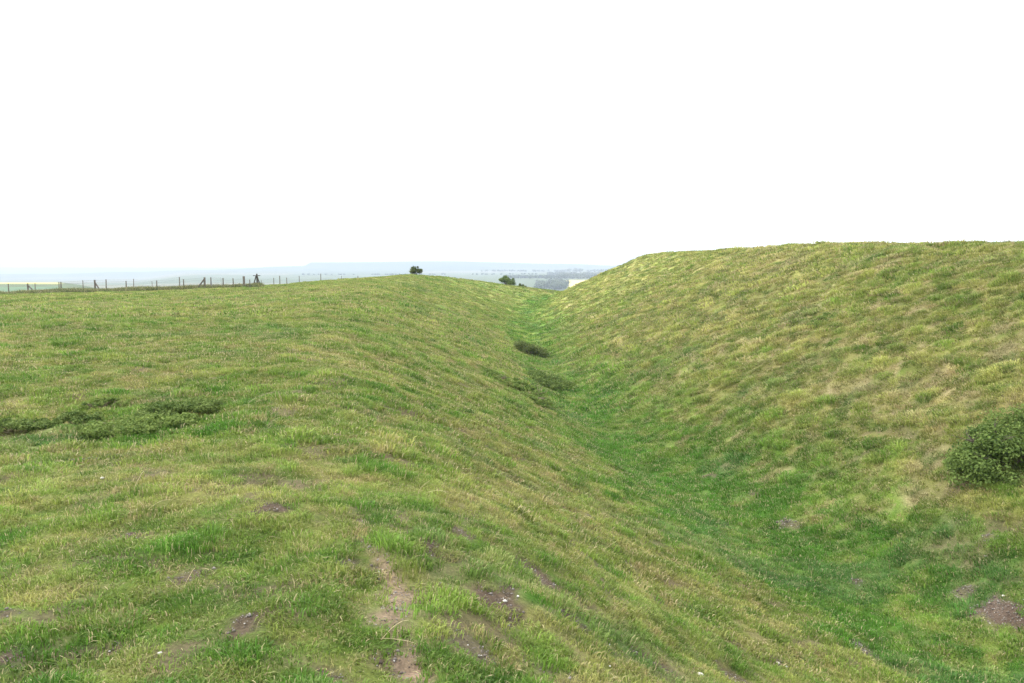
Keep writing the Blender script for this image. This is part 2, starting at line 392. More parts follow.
# ------------------------------------------------------------------ mesh helpers
def mesh_np(name, V, loops, starts, mat, smooth=False):
    me = bpy.data.meshes.new(name)
    me.vertices.add(len(V)); me.vertices.foreach_set('co', np.ascontiguousarray(V, dtype=np.float32).ravel())
    me.loops.add(len(loops)); me.loops.foreach_set('vertex_index', np.ascontiguousarray(loops, dtype=np.int32))
    me.polygons.add(len(starts)); me.polygons.foreach_set('loop_start', np.ascontiguousarray(starts, dtype=np.int32))
    me.update(calc_edges=True); me.validate()
    if smooth: me.polygons.foreach_set('use_smooth', np.ones(len(me.polygons), bool))
    me.materials.append(mat)
    return me
def quads(name, V, Q, mat, smooth=False):
    Q = np.asarray(Q, np.int32)
    return mesh_np(name, V, Q.ravel(), np.arange(len(Q)) * Q.shape[1], mat, smooth)
def fattr(me, name, vals, domain='POINT', typ='FLOAT'):
    a = me.attributes.new(name, typ, domain)
    a.data.foreach_set('value' if typ in ('FLOAT', 'INT') else ('vector' if typ == 'FLOAT_VECTOR' else 'color'), np.ascontiguousarray(vals, dtype=np.int32 if typ == 'INT' else np.float32).ravel())
def link(name, me, parent=None, loc=None):
    o = bpy.data.objects.new(name, me); C.objects.link(o)
    if parent: o.parent = parent
    if loc is not None: o.location = loc
    return o
def tag(o, label=None, cat=None, group=None, kind=None):
    if label: o['label'] = label
    if cat: o['category'] = cat
    if group: o['group'] = group
    if kind: o['kind'] = kind
    return o
def empty(name, loc, label, cat, group=None, rz=0):
    o = bpy.data.objects.new(name, None); C.objects.link(o); o.location = loc; o.rotation_euler[2] = rz
    o.empty_display_size = .2
    return tag(o, label, cat, group)

class MB:
    """collects tubes and boards, then makes one mesh"""
    def __init__(s): s.v = []; s.f = []
    def tube(s, pts, rad, n=6, cap=True):
        pts = [Vector(p) for p in pts]
        if not hasattr(rad, '__len__'): rad = [rad] * len(pts)
        b0 = len(s.v)
        for i, p in enumerate(pts):
            t = (pts[min(i + 1, len(pts) - 1)] - pts[max(i - 1, 0)]).normalized()
            a = t.orthogonal().normalized() if i == 0 else (a - t * a.dot(t)).normalized()
            bb = t.cross(a)
            for k in range(n):
                an = 2 * math.pi * k / n
                s.v.append(p + (a * math.cos(an) + bb * math.sin(an)) * rad[i])
        for i in range(len(pts) - 1):
            for k in range(n):
                q = b0 + i * n
                s.f.append((q + k, q + (k + 1) % n, q + n + (k + 1) % n, q + n + k))
        if cap:
            s.f.append(tuple(b0 + k for k in reversed(range(n)))); q = b0 + (len(pts) - 1) * n
            s.f.append(tuple(q + k for k in range(n)))
        return s
    def board(s, p0, p1, w, h, up=(0, 0, 1)):
        """a bevelled bar from p0 to p1"""
        p0, p1 = Vector(p0), Vector(p1); t = (p1 - p0).normalized()
        a = t.cross(Vector(up))
        a = a.normalized() if a.length > 1e-4 else t.orthogonal().normalized()
        b = a.cross(t).normalized(); c = min(w, h) * .16
        prof = [(-w/2+c, -h/2), (w/2-c, -h/2), (w/2, -h/2+c), (w/2, h/2-c), (w/2-c, h/2), (-w/2+c, h/2), (-w/2, h/2-c), (-w/2, -h/2+c)]
        b0 = len(s.v)
        for p in (p0, p1):
            for (x, y) in prof: s.v.append(p + a * x + b * y)
        for k in range(8): s.f.append((b0 + k, b0 + (k + 1) % 8, b0 + 8 + (k + 1) % 8, b0 + 8 + k))
        s.f.append(tuple(b0 + k for k in reversed(range(8)))); s.f.append(tuple(b0 + 8 + k for k in range(8)))
        return s
    def build(s, name, mat, parent=None, loc=None):
        me = bpy.data.meshes.new(name); me.from_pydata([tuple(v) for v in s.v], [], s.f); me.materials.append(mat)
        return link(name, me, parent, loc)

# ------------------------------------------------------------------ the ground: one sheet to the horizon
def axis(a, b, s0, g):
    v = [0.]
    while v[-1] < b: v.append(v[-1] + s0 + g * v[-1])
    n = [0.]
    while n[-1] > a: n.append(n[-1] - s0 * 1.0 - g * abs(n[-1]))
    return np.array(n[:0:-1] + v)
gx = axis(-9000, 9000, .05, .0125)
gy0 = axis(-9000, 0, .5, .12); gy0 = gy0[gy0 < -.2]
gy1 = [0.]
while gy1[-1] < 9000: gy1.append(gy1[-1] + (.15 if gy1[-1] < 2.4 else .045 + .0085 * max(gy1[-1] - 2, 0)))
gy = np.concatenate([gy0, np.array(gy1)])
# re-centre the fine x lines on the middle of the ditch scene
XX, YY = np.meshgrid(gx, gy)
xf, yf = XX.ravel(), YY.ravel()
ZZ = H(xf, yf)
V = np.stack([xf, yf, ZZ], 1)
nx, ny = len(gx), len(gy)
i = np.arange(nx - 1)[None, :] + np.arange(ny - 1)[:, None] * nx
Q = np.stack([i, i + 1, i + 1 + nx, i + nx], -1).reshape(-1, 4)
me = quads('ground', V, Q, M_ground, True)
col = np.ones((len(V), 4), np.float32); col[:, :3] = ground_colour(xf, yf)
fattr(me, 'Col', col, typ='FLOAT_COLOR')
ground = link('ground', me); tag(ground, kind='structure')
print('ground verts', len(V), 'lowest', ZZ.min(), 'highest', ZZ.max())
ZMIN, ZMAX = float(ZZ.min()), float(ZZ.max())

# ------------------------------------------------------------------ grass tufts
hidden = bpy.data.collections.new('grass_tufts')        # the tuft kinds, drawn only as instances

def tuft_mesh(name, n, h0, h1, rad, w, lean, dead, seed, droop=.5):
    r = np.random.default_rng(seed)
    a = r.uniform(0, 2 * math.pi, n); rr = rad * np.sqrt(r.uniform(0, 1, n))
    bx, by = rr * np.cos(a), rr * np.sin(a)
    h = r.uniform(h0, h1, n) * (1.1 - .4 * rr / rad)
    la = a + r.normal(0, .9, n); ll = np.abs(r.normal(0, lean, n)) + .12
    dx, dy = np.cos(la) * ll * h, np.sin(la) * ll * h
    ww = w * r.uniform(.6, 1.35, n); fa = r.uniform(0, math.pi, n)
    wx, wy = np.cos(fa) * ww / 2, np.sin(fa) * ww / 2
    V = np.zeros((n, 7, 3)); zs = [-.02, .42, .78, 1.0]
    for k, (t, tw) in enumerate(((0, 1.), (.4, .95), (.75, .7))):
        ox = bx + dx * t ** 1.8; oy = by + dy * t ** 1.8; oz = h * (zs[k] - droop * ll * t * t * .35)
        if k == 0: oz = np.full(n, -.02)
        V[:, 2 * k] = np.stack([ox - wx * tw, oy - wy * tw, oz], 1); V[:, 2 * k + 1] = np.stack([ox + wx * tw, oy + wy * tw, oz], 1)
    V[:, 6] = np.stack([bx + dx, by + dy, h * (1 - droop * ll * .5)], 1)
    b = np.arange(n)[:, None] * 7
    loops = np.concatenate([b + np.array([[0, 1, 3, 2]]), b + np.array([[2, 3, 5, 4]]), b + np.array([[4, 5, 6]])], 1)
    starts = (np.arange(n)[:, None] * 11 + np.array([[0, 4, 8]])).ravel()
    me = mesh_np(name, V.reshape(-1, 3), loops.ravel(), starts, M_blade)
    bv = np.repeat(r.uniform(.62, 1.42, n), 7); dd = np.repeat((r.uniform(0, 1, n) < dead) * r.uniform(.5, 1, n), 7)
    fattr(me, 'bv', bv); fattr(me, 'dead', dd)
    o = bpy.data.objects.new(name, me); hidden.objects.link(o)

def stalk_mesh(name, n, seed):
    """a few long dead stalks, bent over"""
    r = np.random.default_rng(seed); V = []; L = []; S = []; bv = []; b = 0; lc = 0
    for k in range(n):
        a = r.uniform(0, 2 * math.pi); ln = r.uniform(.09, .20); p = np.array([r.uniform(-.06, .06), r.uniform(-.06, .06), 0.])
        el = r.uniform(.2, 1.2); w = r.uniform(.0007, .0014); fa = a + math.pi / 2 ; m = 6
        for s in range(m):
            V += [p - np.array([math.cos(fa), math.sin(fa), 0]) * w, p + np.array([math.cos(fa), math.sin(fa), 0]) * w + np.array([0, 0, w])]
            p = p + np.array([math.cos(a) * math.cos(el), math.sin(a) * math.cos(el), math.sin(el)]) * ln / m
            el -= r.uniform(.05, .35); a += r.normal(0, .15)
        for s in range(m - 1):
            q = b + 2 * s; L += [q, q + 1, q + 3, q + 2]; S.append(lc); lc += 4
        b += 2 * m; bv += [r.uniform(.8, 1.2)] * (2 * m)
    me = mesh_np(name, np.array(V), np.array(L), np.array(S), M_blade)
    fattr(me, 'bv', np.array(bv)); fattr(me, 'dead', np.ones(len(bv)) * .9)
    o = bpy.data.objects.new(name, me); hidden.objects.link(o)

# names sort alphabetically: the index of a kind is its rank
for k in range(4): tuft_mesh('a_short_turf_%d' % k, 64, .012, .038, .085, .0042, .95, .08, 100 + k, .8)        # 0-3
for k in range(4): tuft_mesh('b_tussock_%d' % k, 84, .030, .082, .085, .0044, .85, .07, 110 + k, 1.0)           # 4-7
for k in range(3): tuft_mesh('c_mid_turf_%d' % k, 50, .018, .055, .13, .009, .9, .12, 120 + k, .8)              # 8-10
for k in range(3): tuft_mesh('d_far_turf_%d' % k, 40, .025, .08, .26, .022, .9, .08, 130 + k, .8)               # 11-13
for k in range(3): stalk_mesh('e_dead_stalk_%d' % k, 3, 140 + k)                                               # 14-16
for k in range(2): tuft_mesh('f_long_grass_%d' % k, 60, .16, .38, .22, .012, .35, .18, 150 + k, .4)            # 17-18

def scatter(dens, r0, r1, half=46, back=1.2):
    area = math.radians(half) * (r1 * r1 - r0 * r0)
    n = int(area * dens)
    r = np.sqrt(rng.uniform(r0 * r0, r1 * r1, n)); t = np.radians(rng.uniform(-half, half, n))
    return r * np.sin(t), r * np.cos(t) - back

def eulers(x, y, up=.5, e=.12):
    dzx = (H(x + e, y, False) - H(x - e, y, False)) / (2 * e); dzy = (H(x, y + e, False) - H(x, y - e, False)) / (2 * e)
    n = np.stack([-dzx * up, -dzy * up, np.ones_like(x)], 1); n += rng.normal(0, .07, n.shape) * np.array([1, 1, 0])
    n /= np.linalg.norm(n, axis=1)[:, None]
    a = rng.uniform(0, 2 * math.pi, len(x))
    h = np.stack([np.cos(a), np.sin(a), np.zeros_like(a)], 1)
    X = h - n * (h * n).sum(1)[:, None]; X /= np.linalg.norm(X, axis=1)[:, None]
    Y = np.cross(n, X)
    return np.stack([np.arctan2(Y[:, 2], n[:, 2]), -np.arcsin(np.clip(X[:, 2], -1, 1)), np.arctan2(X[:, 1], X[:, 0])], 1)

def gn_scatter(name, P, R, S, I, T, label):
    me = bpy.data.meshes.new(name); me.vertices.add(len(P)); me.vertices.foreach_set('co', P.astype(np.float32).ravel())
    fattr(me, 'rot', R, typ='FLOAT_VECTOR'); fattr(me, 'scl', S, typ='FLOAT_VECTOR'); fattr(me, 'kind_index', I, typ='INT')
    col = np.ones((len(P), 4)); col[:, :3] = T; fattr(me, 'tint', col, typ='FLOAT_COLOR')
    o = link(name, me); tag(o, label, None, None, 'stuff')
    ng = bpy.data.node_groups.new(name + '_nodes', 'GeometryNodeTree')
    ng.interface.new_socket(name='Geometry', in_out='INPUT', socket_type='NodeSocketGeometry'); ng.interface.new_socket(name='Geometry', in_out='OUTPUT', socket_type='NodeSocketGeometry')
    N = ng.nodes; gi = N.new('NodeGroupInput'); go = N.new('NodeGroupOutput')
    ci = N.new('GeometryNodeCollectionInfo'); ci.inputs[0].default_value = hidden; ci.inputs['Separate Children'].default_value = True; ci.inputs['Reset Children'].default_value = True
    ip = N.new('GeometryNodeInstanceOnPoints'); ip.inputs['Pick Instance'].default_value = True
    def na(nm, ty):
        q = N.new('GeometryNodeInputNamedAttribute'); q.data_type = ty; q.inputs[0].default_value = nm; return q.outputs[0]
    L = ng.links.new
    L(gi.outputs[0], ip.inputs['Points']); L(ci.outputs[0], ip.inputs['Instance']); L(na('kind_index', 'INT'), ip.inputs['Instance Index'])
    L(na('rot', 'FLOAT_VECTOR'), ip.inputs['Rotation']); L(na('scl', 'FLOAT_VECTOR'), ip.inputs['Scale'])
    L(ip.outputs[0], go.inputs[0])
    mod = o.modifiers.new('scatter', 'NODES'); mod.node_group = ng
    return o

GP = {k: [] for k in 'xysick'}
def add_band(x, y, kinds, size, vary, keep=None, zs=1., up=.5, tintmul=1.):
    if keep is not None: x, y = x[keep], y[keep]
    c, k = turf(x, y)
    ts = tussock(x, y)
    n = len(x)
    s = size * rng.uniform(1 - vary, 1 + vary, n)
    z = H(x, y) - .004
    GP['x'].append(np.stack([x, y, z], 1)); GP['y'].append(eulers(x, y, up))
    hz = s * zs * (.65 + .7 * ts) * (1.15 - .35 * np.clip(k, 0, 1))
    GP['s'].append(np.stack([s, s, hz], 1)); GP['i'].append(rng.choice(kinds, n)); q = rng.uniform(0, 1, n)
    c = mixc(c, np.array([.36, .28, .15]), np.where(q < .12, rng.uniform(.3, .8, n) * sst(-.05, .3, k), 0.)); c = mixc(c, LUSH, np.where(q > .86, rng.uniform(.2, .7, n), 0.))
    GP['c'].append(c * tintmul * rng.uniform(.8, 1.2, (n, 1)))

bands = [(2.0, 5.5, 300, [0, 1, 2, 3], 1.0), (5.5, 9, 210, [0, 1, 2, 3], 1.1), (9, 16, 150, [0, 1, 2, 3, 8, 9], 1.2), (16, 28, 80, [8, 9, 10], 1.15),
         (28, 50, 32, [8, 9, 10, 11], 1.4), (50, 90, 11, [11, 12, 13], 1.2), (90, 150, 5, [11, 12, 13], 1.6)]
for r0, r1, de, kinds, sz in bands:
    x, y = scatter(de, r0, r1)
    m, _ = soil_mask(x, y)
    add_band(x, y, kinds, sz, .3, (m < .12 + rng.uniform(0, .35, len(x))) & (rng.uniform(0, 1, len(x)) > sst(.60, .74, fbm(x, y, .38, 3, 158)) * .6 * (1 - floor_w(x, y)) * (np.hypot(x, y) < 20)) & (rng.uniform(0, 1, len(x)) < 1.15 - .35 * np.clip(dryness(x, y), 0, 1)))
# taller tufts on the tops of the tussocks
for r0, r1, de, kinds, sz in [(2.0, 9, 150, [4, 5, 6, 7], 1.0), (9, 18, 90, [4, 5, 6, 7], 1.15), (18, 34, 75, [4, 5, 6, 7, 8], 1.8), (34, 60, 18, [4, 8, 11], 2.0)]:
    x, y = scatter(de, r0, r1)
    m, _ = soil_mask(x, y)
    p = sst(.22, .6, tussock(x, y)) * (.30 + .7 * right_w(x, y)) * sst(.35, .6, fbm(x, y, 1.3, 2, 200) + .18 * right_w(x, y))
    add_band(x, y, kinds, sz, .35, (m < .3) & (rng.uniform(0, 1, len(x)) < p), .95)
# rough grass round the edge of the scrapes and in rank patches
x, y = scatter(70, 2, 14)
m, _ = soil_mask(x, y)
p = sst(.03, .2, m) * (1 - sst(.3, .55, m)) + sst(.68, .8, fbm(x, y, 1.1, 3, 210)) * .6
add_band(x, y, [4, 5, 6, 7], 1.0, .3, rng.uniform(0, 1, len(x)) < p * .55, 1.05)
# dead stalks
x, y = scatter(5, 2, 16)
add_band(x, y, [14, 15, 16], 1., .35, rng.uniform(0, 1, len(x)) < sst(.42, .7, fbm(x, y, 1.4, 2, 220)), .9)
cat = lambda k: np.concatenate(GP[k])
P, R, S, I, T = cat('x'), cat('y'), cat('s'), cat('i'), cat('c')
print('tufts', len(P))
gn_scatter('turf_grass', P, R, S, I, T, 'short green and straw coloured turf grass covering banks and ditch')

# ------------------------------------------------------------------ fences along the field edge
def ray_h(px, py, d):
    return EYE - (py - 268) / F * d      # height of a pixel row at depth d (level horizon at row 268)

FENCE_D = 80.
def fence(name, label, group, posts, d_of, hmin, wires, mat, wire_r=.006, long_end=None):
    """posts: (px, height, radius, brace) ; brace = sideways reach of the strut or 0"""
    x0 = at(posts[0][0], d_of(posts[0][0])); y0 = d_of(posts[0][0])
    root = empty(name, (x0, y0, gz(x0, y0)), label, 'fence', group)
    pts = []
    for (px, h, r, brace) in posts:
        y = d_of(px); x = at(px, y); z = gz(x, y, False)
        b = MB(); lx = random.uniform(-.02, .02)
        b.tube([(0, 0, -.3), (lx * .5, 0, h * .5), (lx, random.uniform(-.02, .02), h)], [r * 1.05, r, r * .95], 8)
        p = b.build('post', mat, root); p.matrix_parent_inverse = root.matrix_world.inverted()
        p.location = Vector((x, y, z)) - root.location
        if brace:
            s = MB(); s.tube([(0, -.06, h * .86), (brace, -.10, .02)], r * .75, 7)
            q = s.build('brace', mat, root); q.location = p.location
        pts.append((x, y, z, h))
    if long_end:
        y = d_of(long_end); x = at(long_end, y); pts.append((x, y, gz(x, y, False), posts[-1][1]))
    for f in wires:
        w = MB()
        for a, b in zip(pts[:-1], pts[1:]):
            A = Vector((a[0], a[1], a[2] + a[3] * f)) - root.location; B = Vector((b[0], b[1], b[2] + b[3] * f)) - root.location
            mid = (A + B) / 2; mid.z -= .015
            w.tube([A, mid, B], wire_r, 4)
        w.build('wire', M_wire, root)
    return root

near_d = lambda px: 80. + (px - 100) * -.02
WR = (.30, .55, .8, .97)
fence('wooden_post_fence', 'nearer wooden post and wire fence left of the small gate', 'post and wire fences',
      [(-34, 1.12, .05, 0), (0, 1.12, .05, 0), (29, 1.14, .085, 1.0), (62, 1.16, .06, 0), (96, 1.22, .09, .62), (127, 1.12, .055, 0),
       (157.5, 1.12, .055, 0), (184.5, 1.12, .055, 0), (205.5, 1.12, .10, -.75)], near_d, 1, WR, M_wood)
fence('wooden_post_fence', 'short stretch of fence between the small gate and wooden stile', 'post and wire fences',
      [(223.8, .98, .055, 0), (234, .95, .05, 0), (244.7, 1.14, .115, 0), (250.5, .85, .045, 0)], near_d, 1, WR[:3], M_wood)
far_d = lambda px: 104. if px < 200 else 88.
fence('wooden_post_fence', 'farther thin post fence standing behind the nearer field fence', 'post and wire fences',
      [(-20, 1.3, .05, 0), (9.5, 1.35, .055, 0), (36, 1.35, .045, 0), (60, 1.35, .05, 0), (84, 1.4, .045, 0), (107, 1.45, .06, 0), (134.5, 1.35, .045, 0), (153, 1.1, .03, 0), (180.5, 1.35, .055, 0)],
      lambda px: 87.5, 1, WR, M_wood)
fence('wooden_post_fence', 'row of thin fence posts poking above the turf right of the stile', 'post and wire fences',
      [(262, 1.0, .04, 0), (274.5, 1.15, .045, 0), (280.5, 1.4, .055, 0), (287.5, 1.15, .05, 0), (300, 1.35, .04, 0), (321.5, 1.55, .05, 0), (342, 1.15, .035, 0), (358.5, 1.15, .045, 0)],
      lambda px: 100. + (px - 262) * .06, 1, (.6, .93), M_wood, .006)

# the little metal gate
gd = near_d(217); gxx = at(211.7, gd)
gate = empty('field_gate', (gxx, gd, gz(gxx, gd, False)), 'small metal pedestrian gate between two posts in the field fence', 'gate')
W = at(223.2, gd) - gxx
MB().tube([(0, 0, -.3), (0, 0, 1.08)], .05, 8).build('hanging_post', M_wood, gate)
MB().tube([(.08, 0, .12), (.08, 0, 1.02), (W - .1, 0, 1.02), (W - .1, 0, .12), (.08, 0, .12)], .022, 6).build('frame', M_metal, gate)
for zz in (.34, .56, .79):
    MB().tube([(.08, 0, zz), (W - .1, 0, zz)], .012, 6).build('rail', M_metal, gate)
MB().tube([(W - .1, -.02, .8), (W - .02, -.03, .8)], .018, 6).build('latch', M_metal, gate)

# the stile: crossed struts with a board across the top
sd = 79.; sx = at(257.4, sd)
st = empty('wooden_stile', (sx, sd, gz(sx, sd, False)), 'dark wooden stile of splayed legs with a board across its top', 'stile')
for s in (-1, 1):
    b = MB(); b.board((s * .43, 0, -.1), (s * .04, 0, 1.12), .10, .09, (0, 1, 0)); b.build('leg', M_wood_dark, st)
b = MB(); b.board((.03, .10, -.2), (0, .10, 1.32), .13, .11, (0, 1, 0)); b.build('centre_post', M_wood_dark, st)
b = MB(); b.board((-.33, .02, 1.13), (.33, .02, 1.15), .24, .07); b.build('top_board', M_wood_dark, st)
b = MB(); b.board((-.30, -.06, .42), (.30, -.06, .42), .05, .09); b.build('cross_brace', M_wood_dark, st)
b = MB(); b.board((-.02, -.35, .30), (-.02, .5, .32), .26, .05); b.build('step', M_wood_dark, st)

# long rough grass under the fence
n = 5200
fpx = rng.uniform(-60, 262, n); fd = 78.8 + rng.normal(0, .8, n); x = (fpx - 512) / F * fd; y = fd
c, _ = turf(x, y)
c = c * .25 + np.array([.050, .075, .028]) * rng.uniform(.6, 1.25, (n, 1))
s = rng.uniform(.8, 1.5, n) * (.55 + .75 * fbm(x, y, 3, 2, 230)); 
gn_scatter('verge_grass', np.stack([x, y, H(x, y) - .02], 1), eulers(x, y), np.stack([s, s, s * 1.35], 1), rng.choice([17, 18], n), c, 'long dark rough grass growing along the foot of the field fence')

# ------------------------------------------------------------------ shrubs
def leaf_cloud(name, P, N, size, mat, parent, bv, aspect=.6, loc=None):
    """one folded leaf (two triangles-pairs) per point"""
    n = len(P)
    a = rng.normal(0, 1, (n, 3)); a -= N * (a * N).sum(1)[:, None]; a /= np.linalg.norm(a, axis=1)[:, None] + 1e-9
    b = np.cross(N, a); s = size * rng.uniform(.6, 1.4, (n, 1))
    V = np.stack([P - a * s * .5, P + b * s * aspect * .5 + N * s * .08, P + a * s * .5 - N * s * .1, P - b * s * aspect * .5 + N * s * .08], 1)
    me = quads(name, V.reshape(-1, 3), np.arange(n * 4).reshape(-1, 4), mat)
    fattr(me, 'bv', np.repeat(bv, 4))
    return link(name, me, parent, loc)

def shrub(name, label, group, x, y, rx, ry, h, nleaf, lsize, mat, lobes, stems=9, base=.0, seed=1, cat='bush', twig=True, flat=.0, sink=.03, lift=1.):
    r = np.random.default_rng(seed)
    root = empty(name, (x, y, gz(x, y, False) - sink), label, cat, group)
    # lobes: clumps of leaves at the ends of stems
    cs = []
    for k in range(lobes):
        a = r.uniform(0, 2 * math.pi); q = math.sqrt(r.uniform(0, 1)) * .8
        lx, ly = q * math.cos(a) * rx, q * math.sin(a) * ry
        top = h * math.sqrt(max(0, 1 - q * q * .85)) * r.uniform(.72, 1.0)
        lz = base * h + (top - base * h) * r.uniform(.25 if not flat else .5, .86) * lift
        cs.append((lx, ly, lz, (r.uniform(.17, .33) if h > .6 else r.uniform(.08, .20)) * min(rx, ry)))
    gl = H(np.array([x + c[0] for c in cs]), np.array([y + c[1] for c in cs]), False) - root.location.z
    P = []; N = []; B = []
    per = nleaf // lobes
    for (c, g0) in zip(cs, gl):
        d = r.normal(0, 1, (per, 3)); d /= np.linalg.norm(d, axis=1)[:, None]
        rad = c[3] * r.uniform(.25, 1.05, (per, 1)) ** .6 * np.where(r.uniform(0, 1, (per, 1)) > .88, r.uniform(1, 1.7, (per, 1)), 1)
        squash = np.array([1, 1, .75 if h > .5 else .55])
        p = np.array([c[0], c[1], c[2] + float(g0)]) + d * rad * squash
        P.append(p); nn = d * .8 + r.normal(0, .5, (per, 3)) + np.array([0, 0, .5]); nn /= np.linalg.norm(nn, axis=1)[:, None]
        N.append(nn); B.append(np.clip(r.uniform(0, 1) * .5 + r.uniform(-.15, .55, per), 0, 1))
    P, N, B = np.concatenate(P), np.concatenate(N), np.concatenate(B)
    gl = H(P[:, 0] + x, P[:, 1] + y, False) - root.location.z
    ok = P[:, 2] > gl + .01; P, N, B = P[ok], N[ok], B[ok]
    leaf_cloud('foliage', P, N, lsize, mat, root, B)
    b = MB()
    for k in range(min(stems, lobes)):
        c = cs[k]; g0 = gz(x + c[0] * .15, y + c[1] * .15, False) - root.location.z - .05
        p0 = Vector((c[0] * .15, c[1] * .15, g0)); p1 = Vector((c[0], c[1], c[2]))
        m = p0.lerp(p1, .5) + Vector((r.normal(0, .05), r.normal(0, .05), h * .12))
        t = .012 + .014 * h
        b.tube([p0, m, p1], [t, t * .7, t * .35], 6)
        if twig:
            for q in range(3):
                dv = Vector((r.normal(0, 1), r.normal(0, 1), abs(r.normal(0, .8)))).normalized() * c[3] * 1.05
                b.tube([p1.lerp(m, .3), p1 + dv * .6, p1 + dv * 1.1], [t * .3, t * .22, t * .12], 4)
    b.build('stems', M_bark if h > .5 else M_twig, root)
    return root

# dense bush at the foot of the right bank's steep part, right edge of the photo
bx, by = hit(1002, 483)
shrub('hawthorn_bush', 'dense rounded green bush on the steep right bank at the photo edge', None, bx + .32, by + .40, 1.15, .95, .95, 20000, .050, M_briar, 74, 12, seed=3)
bx, by = at(416.5, 92), 92.
shrub('hawthorn_bush', 'small dark hawthorn standing on the crest of the left bank', None, bx, by, .84, .8, 1.35, 4200, .11, M_hawthorn, 30, 9, base=.12, seed=5, sink=.05)
bx, by = at(507, 114), 114.
shrub('hawthorn_bush', 'rounded yellowish bush at the far end of the left bank', None, bx, by, 1.3, 1.1, 1.55, 5200, .13, M_briar, 44, 9, seed=6, sink=.30)
bx, by = at(522, 118), 118.
shrub('hawthorn_bush', 'tiny dark bush just right of the rounded yellowish one', None, bx, by, .8, .7, .85, 900, .12, M_hawthorn, 9, 5, seed=8, sink=.05)

low = 'low creeping shrubs in the turf'
def low_shrub(label, px, py, wpx, dep, h, n, mat, seed, lobes=22, ls=.028, xy=None):
    x, y = xy or hit(px, py); rx = wpx * math.hypot(x, y) / F / 2
    shrub('creeping_shrub', label, low, x, y, rx, dep, h, n, ls, mat, lobes, 14, seed=seed, cat='shrub', twig=False, flat=1, sink=0, lift=1)
low_shrub('low twiggy shrub on the left field, the highest of its patch', 180, 420, 90, .60, .30, 15000, M_creep_dark, 21, 90, .028)
low_shrub('low green sprawl in front of the tallest twiggy shrub on the left field', 136, 434, 140, .50, .22, 15000, M_creep, 22, 110, .028)
low_shrub('small grey green sprawl left of the twiggy shrub patch', 74, 426, 60, .40, .20, 5500, M_creep_dark, 23, 50, .028)
low_shrub('narrow sprawl behind the shrub patch on the left field', 106, 407, 50, .24, .14, 2500, M_creep, 24, 30, .024)
low_shrub('low creeping shrub cut by the left edge of the photo', 14, 434, 62, .40, .20, 5500, M_creep_dark, 25, 50, .028)
low_shrub('dark round shrub on the ditch floor, the farther one', 531, 355, 38, 1.7, .70, 6500, M_hawthorn, 26, 40, .07)
low_shrub('dark twiggy shrub on the ditch floor, the nearer wide one', 551, 388, 56, 2.6, .58, 9000, M_creep_dark, 27, 70, .055)
low_shrub('low green shrub on the ditch floor left of the nearer dark one', 532, 396, 46, 2.2, .32, 6500, M_creep, 28, 60, .055)
low_shrub('flat dark streak of shrub at the foot of the left bank', 497, 379, 34, .8, .18, 1800, M_creep, 29, 30, .05)
low_shrub('dark tangle high on the right bank', 823, 323, 32, .6, .24, 2200, M_creep, 30, 30, .05)
low_shrub('dark bramble clump under the fence right of the braced post', 145, 290.5, 26, .9, .50, 2500, M_hawthorn, 31, 34, .11, (at(145, 78.6), 78.6))

# ------------------------------------------------------------------ chalk lumps on the bare scrapes
def stone_mesh(r, seed):
    q = np.random.default_rng(seed)
    import bmesh
    bm = bmesh.new(); bmesh.ops.create_icosphere(bm, subdivisions=3, radius=1)
    planes = q.normal(0, 1, (9, 3)); planes /= np.linalg.norm(planes, axis=1)[:, None]; off = q.uniform(.62, .9, 9)
    for v in bm.verts:
        p = np.array(v.co)
        for n_, o_ in zip(planes, off):
            d = p @ n_ - o_
            if d > 0: p = p - n_ * d * .95
        p *= 1 + q.normal(0, .012)
        v.co = Vector(p * np.array([1.15, .9, .62]) * r)
    me = bpy.data.meshes.new('chalk_stone'); bm.to_mesh(me); bm.free(); me.materials.append(M_chalk)
    me.polygons.foreach_set('use_smooth', np.ones(len(me.polygons), bool))
    return me
for k, (px, py, w, lab) in enumerate([
    (505, 608, 5.5, 'white chalk lump on the bare scrape in the lower middle, the left of two'),
    (518, 609, 4.5, 'white chalk lump at the right end of the lower middle scrape'),
    (700, 676, 8, 'largest pale stone, on the turf at the bottom edge right of centre'),
    (160, 661, 5, 'pale stone in the grass near the bottom left corner'),
    (103, 486, 5, 'white chalk lump in the turf in front of the creeping shrubs'),
    (7, 500, 4, 'white chalk lump by the left edge of the photo'),
    (778, 663, 5, 'small white stone on the scrape at the bottom right, left of two'),
    (786, 667, 4, 'small white stone on the scrape at the bottom right, right of two'),
    (426, 357, 3.5, 'white chalk speck on the left bank above the ditch'),
    (577, 631, 4, 'pale stone in the narrow scrape right of the chalk lumps'),
    (455, 603, 3.5, 'tiny pale stone at the left end of the lower middle scrape'),
    (379, 576, 4, 'flat pale stone at the top of the bare path'),
    (629, 571, 3, 'tiny white stone below the dark molehill on the ditch slope'),
    (1003, 603, 4, 'small white stone on the big molehill at the right edge'),
    (609, 645, 3.5, 'pale pebble in the grass between the two lower scrapes'),
    (610, 668, 3, 'pebble in the grass left of the largest pale stone')]):
    x, y = hit(px, py); r = .8 * w * math.hypot(x, y) / F / 2
    o = link('chalk_stone', stone_mesh(r, 300 + k), None, (x, y, gz(x, y) + r * .28)); o.rotation_euler[2] = k * 1.3
    tag(o, lab, 'stone', 'chalk stones lying in the turf')

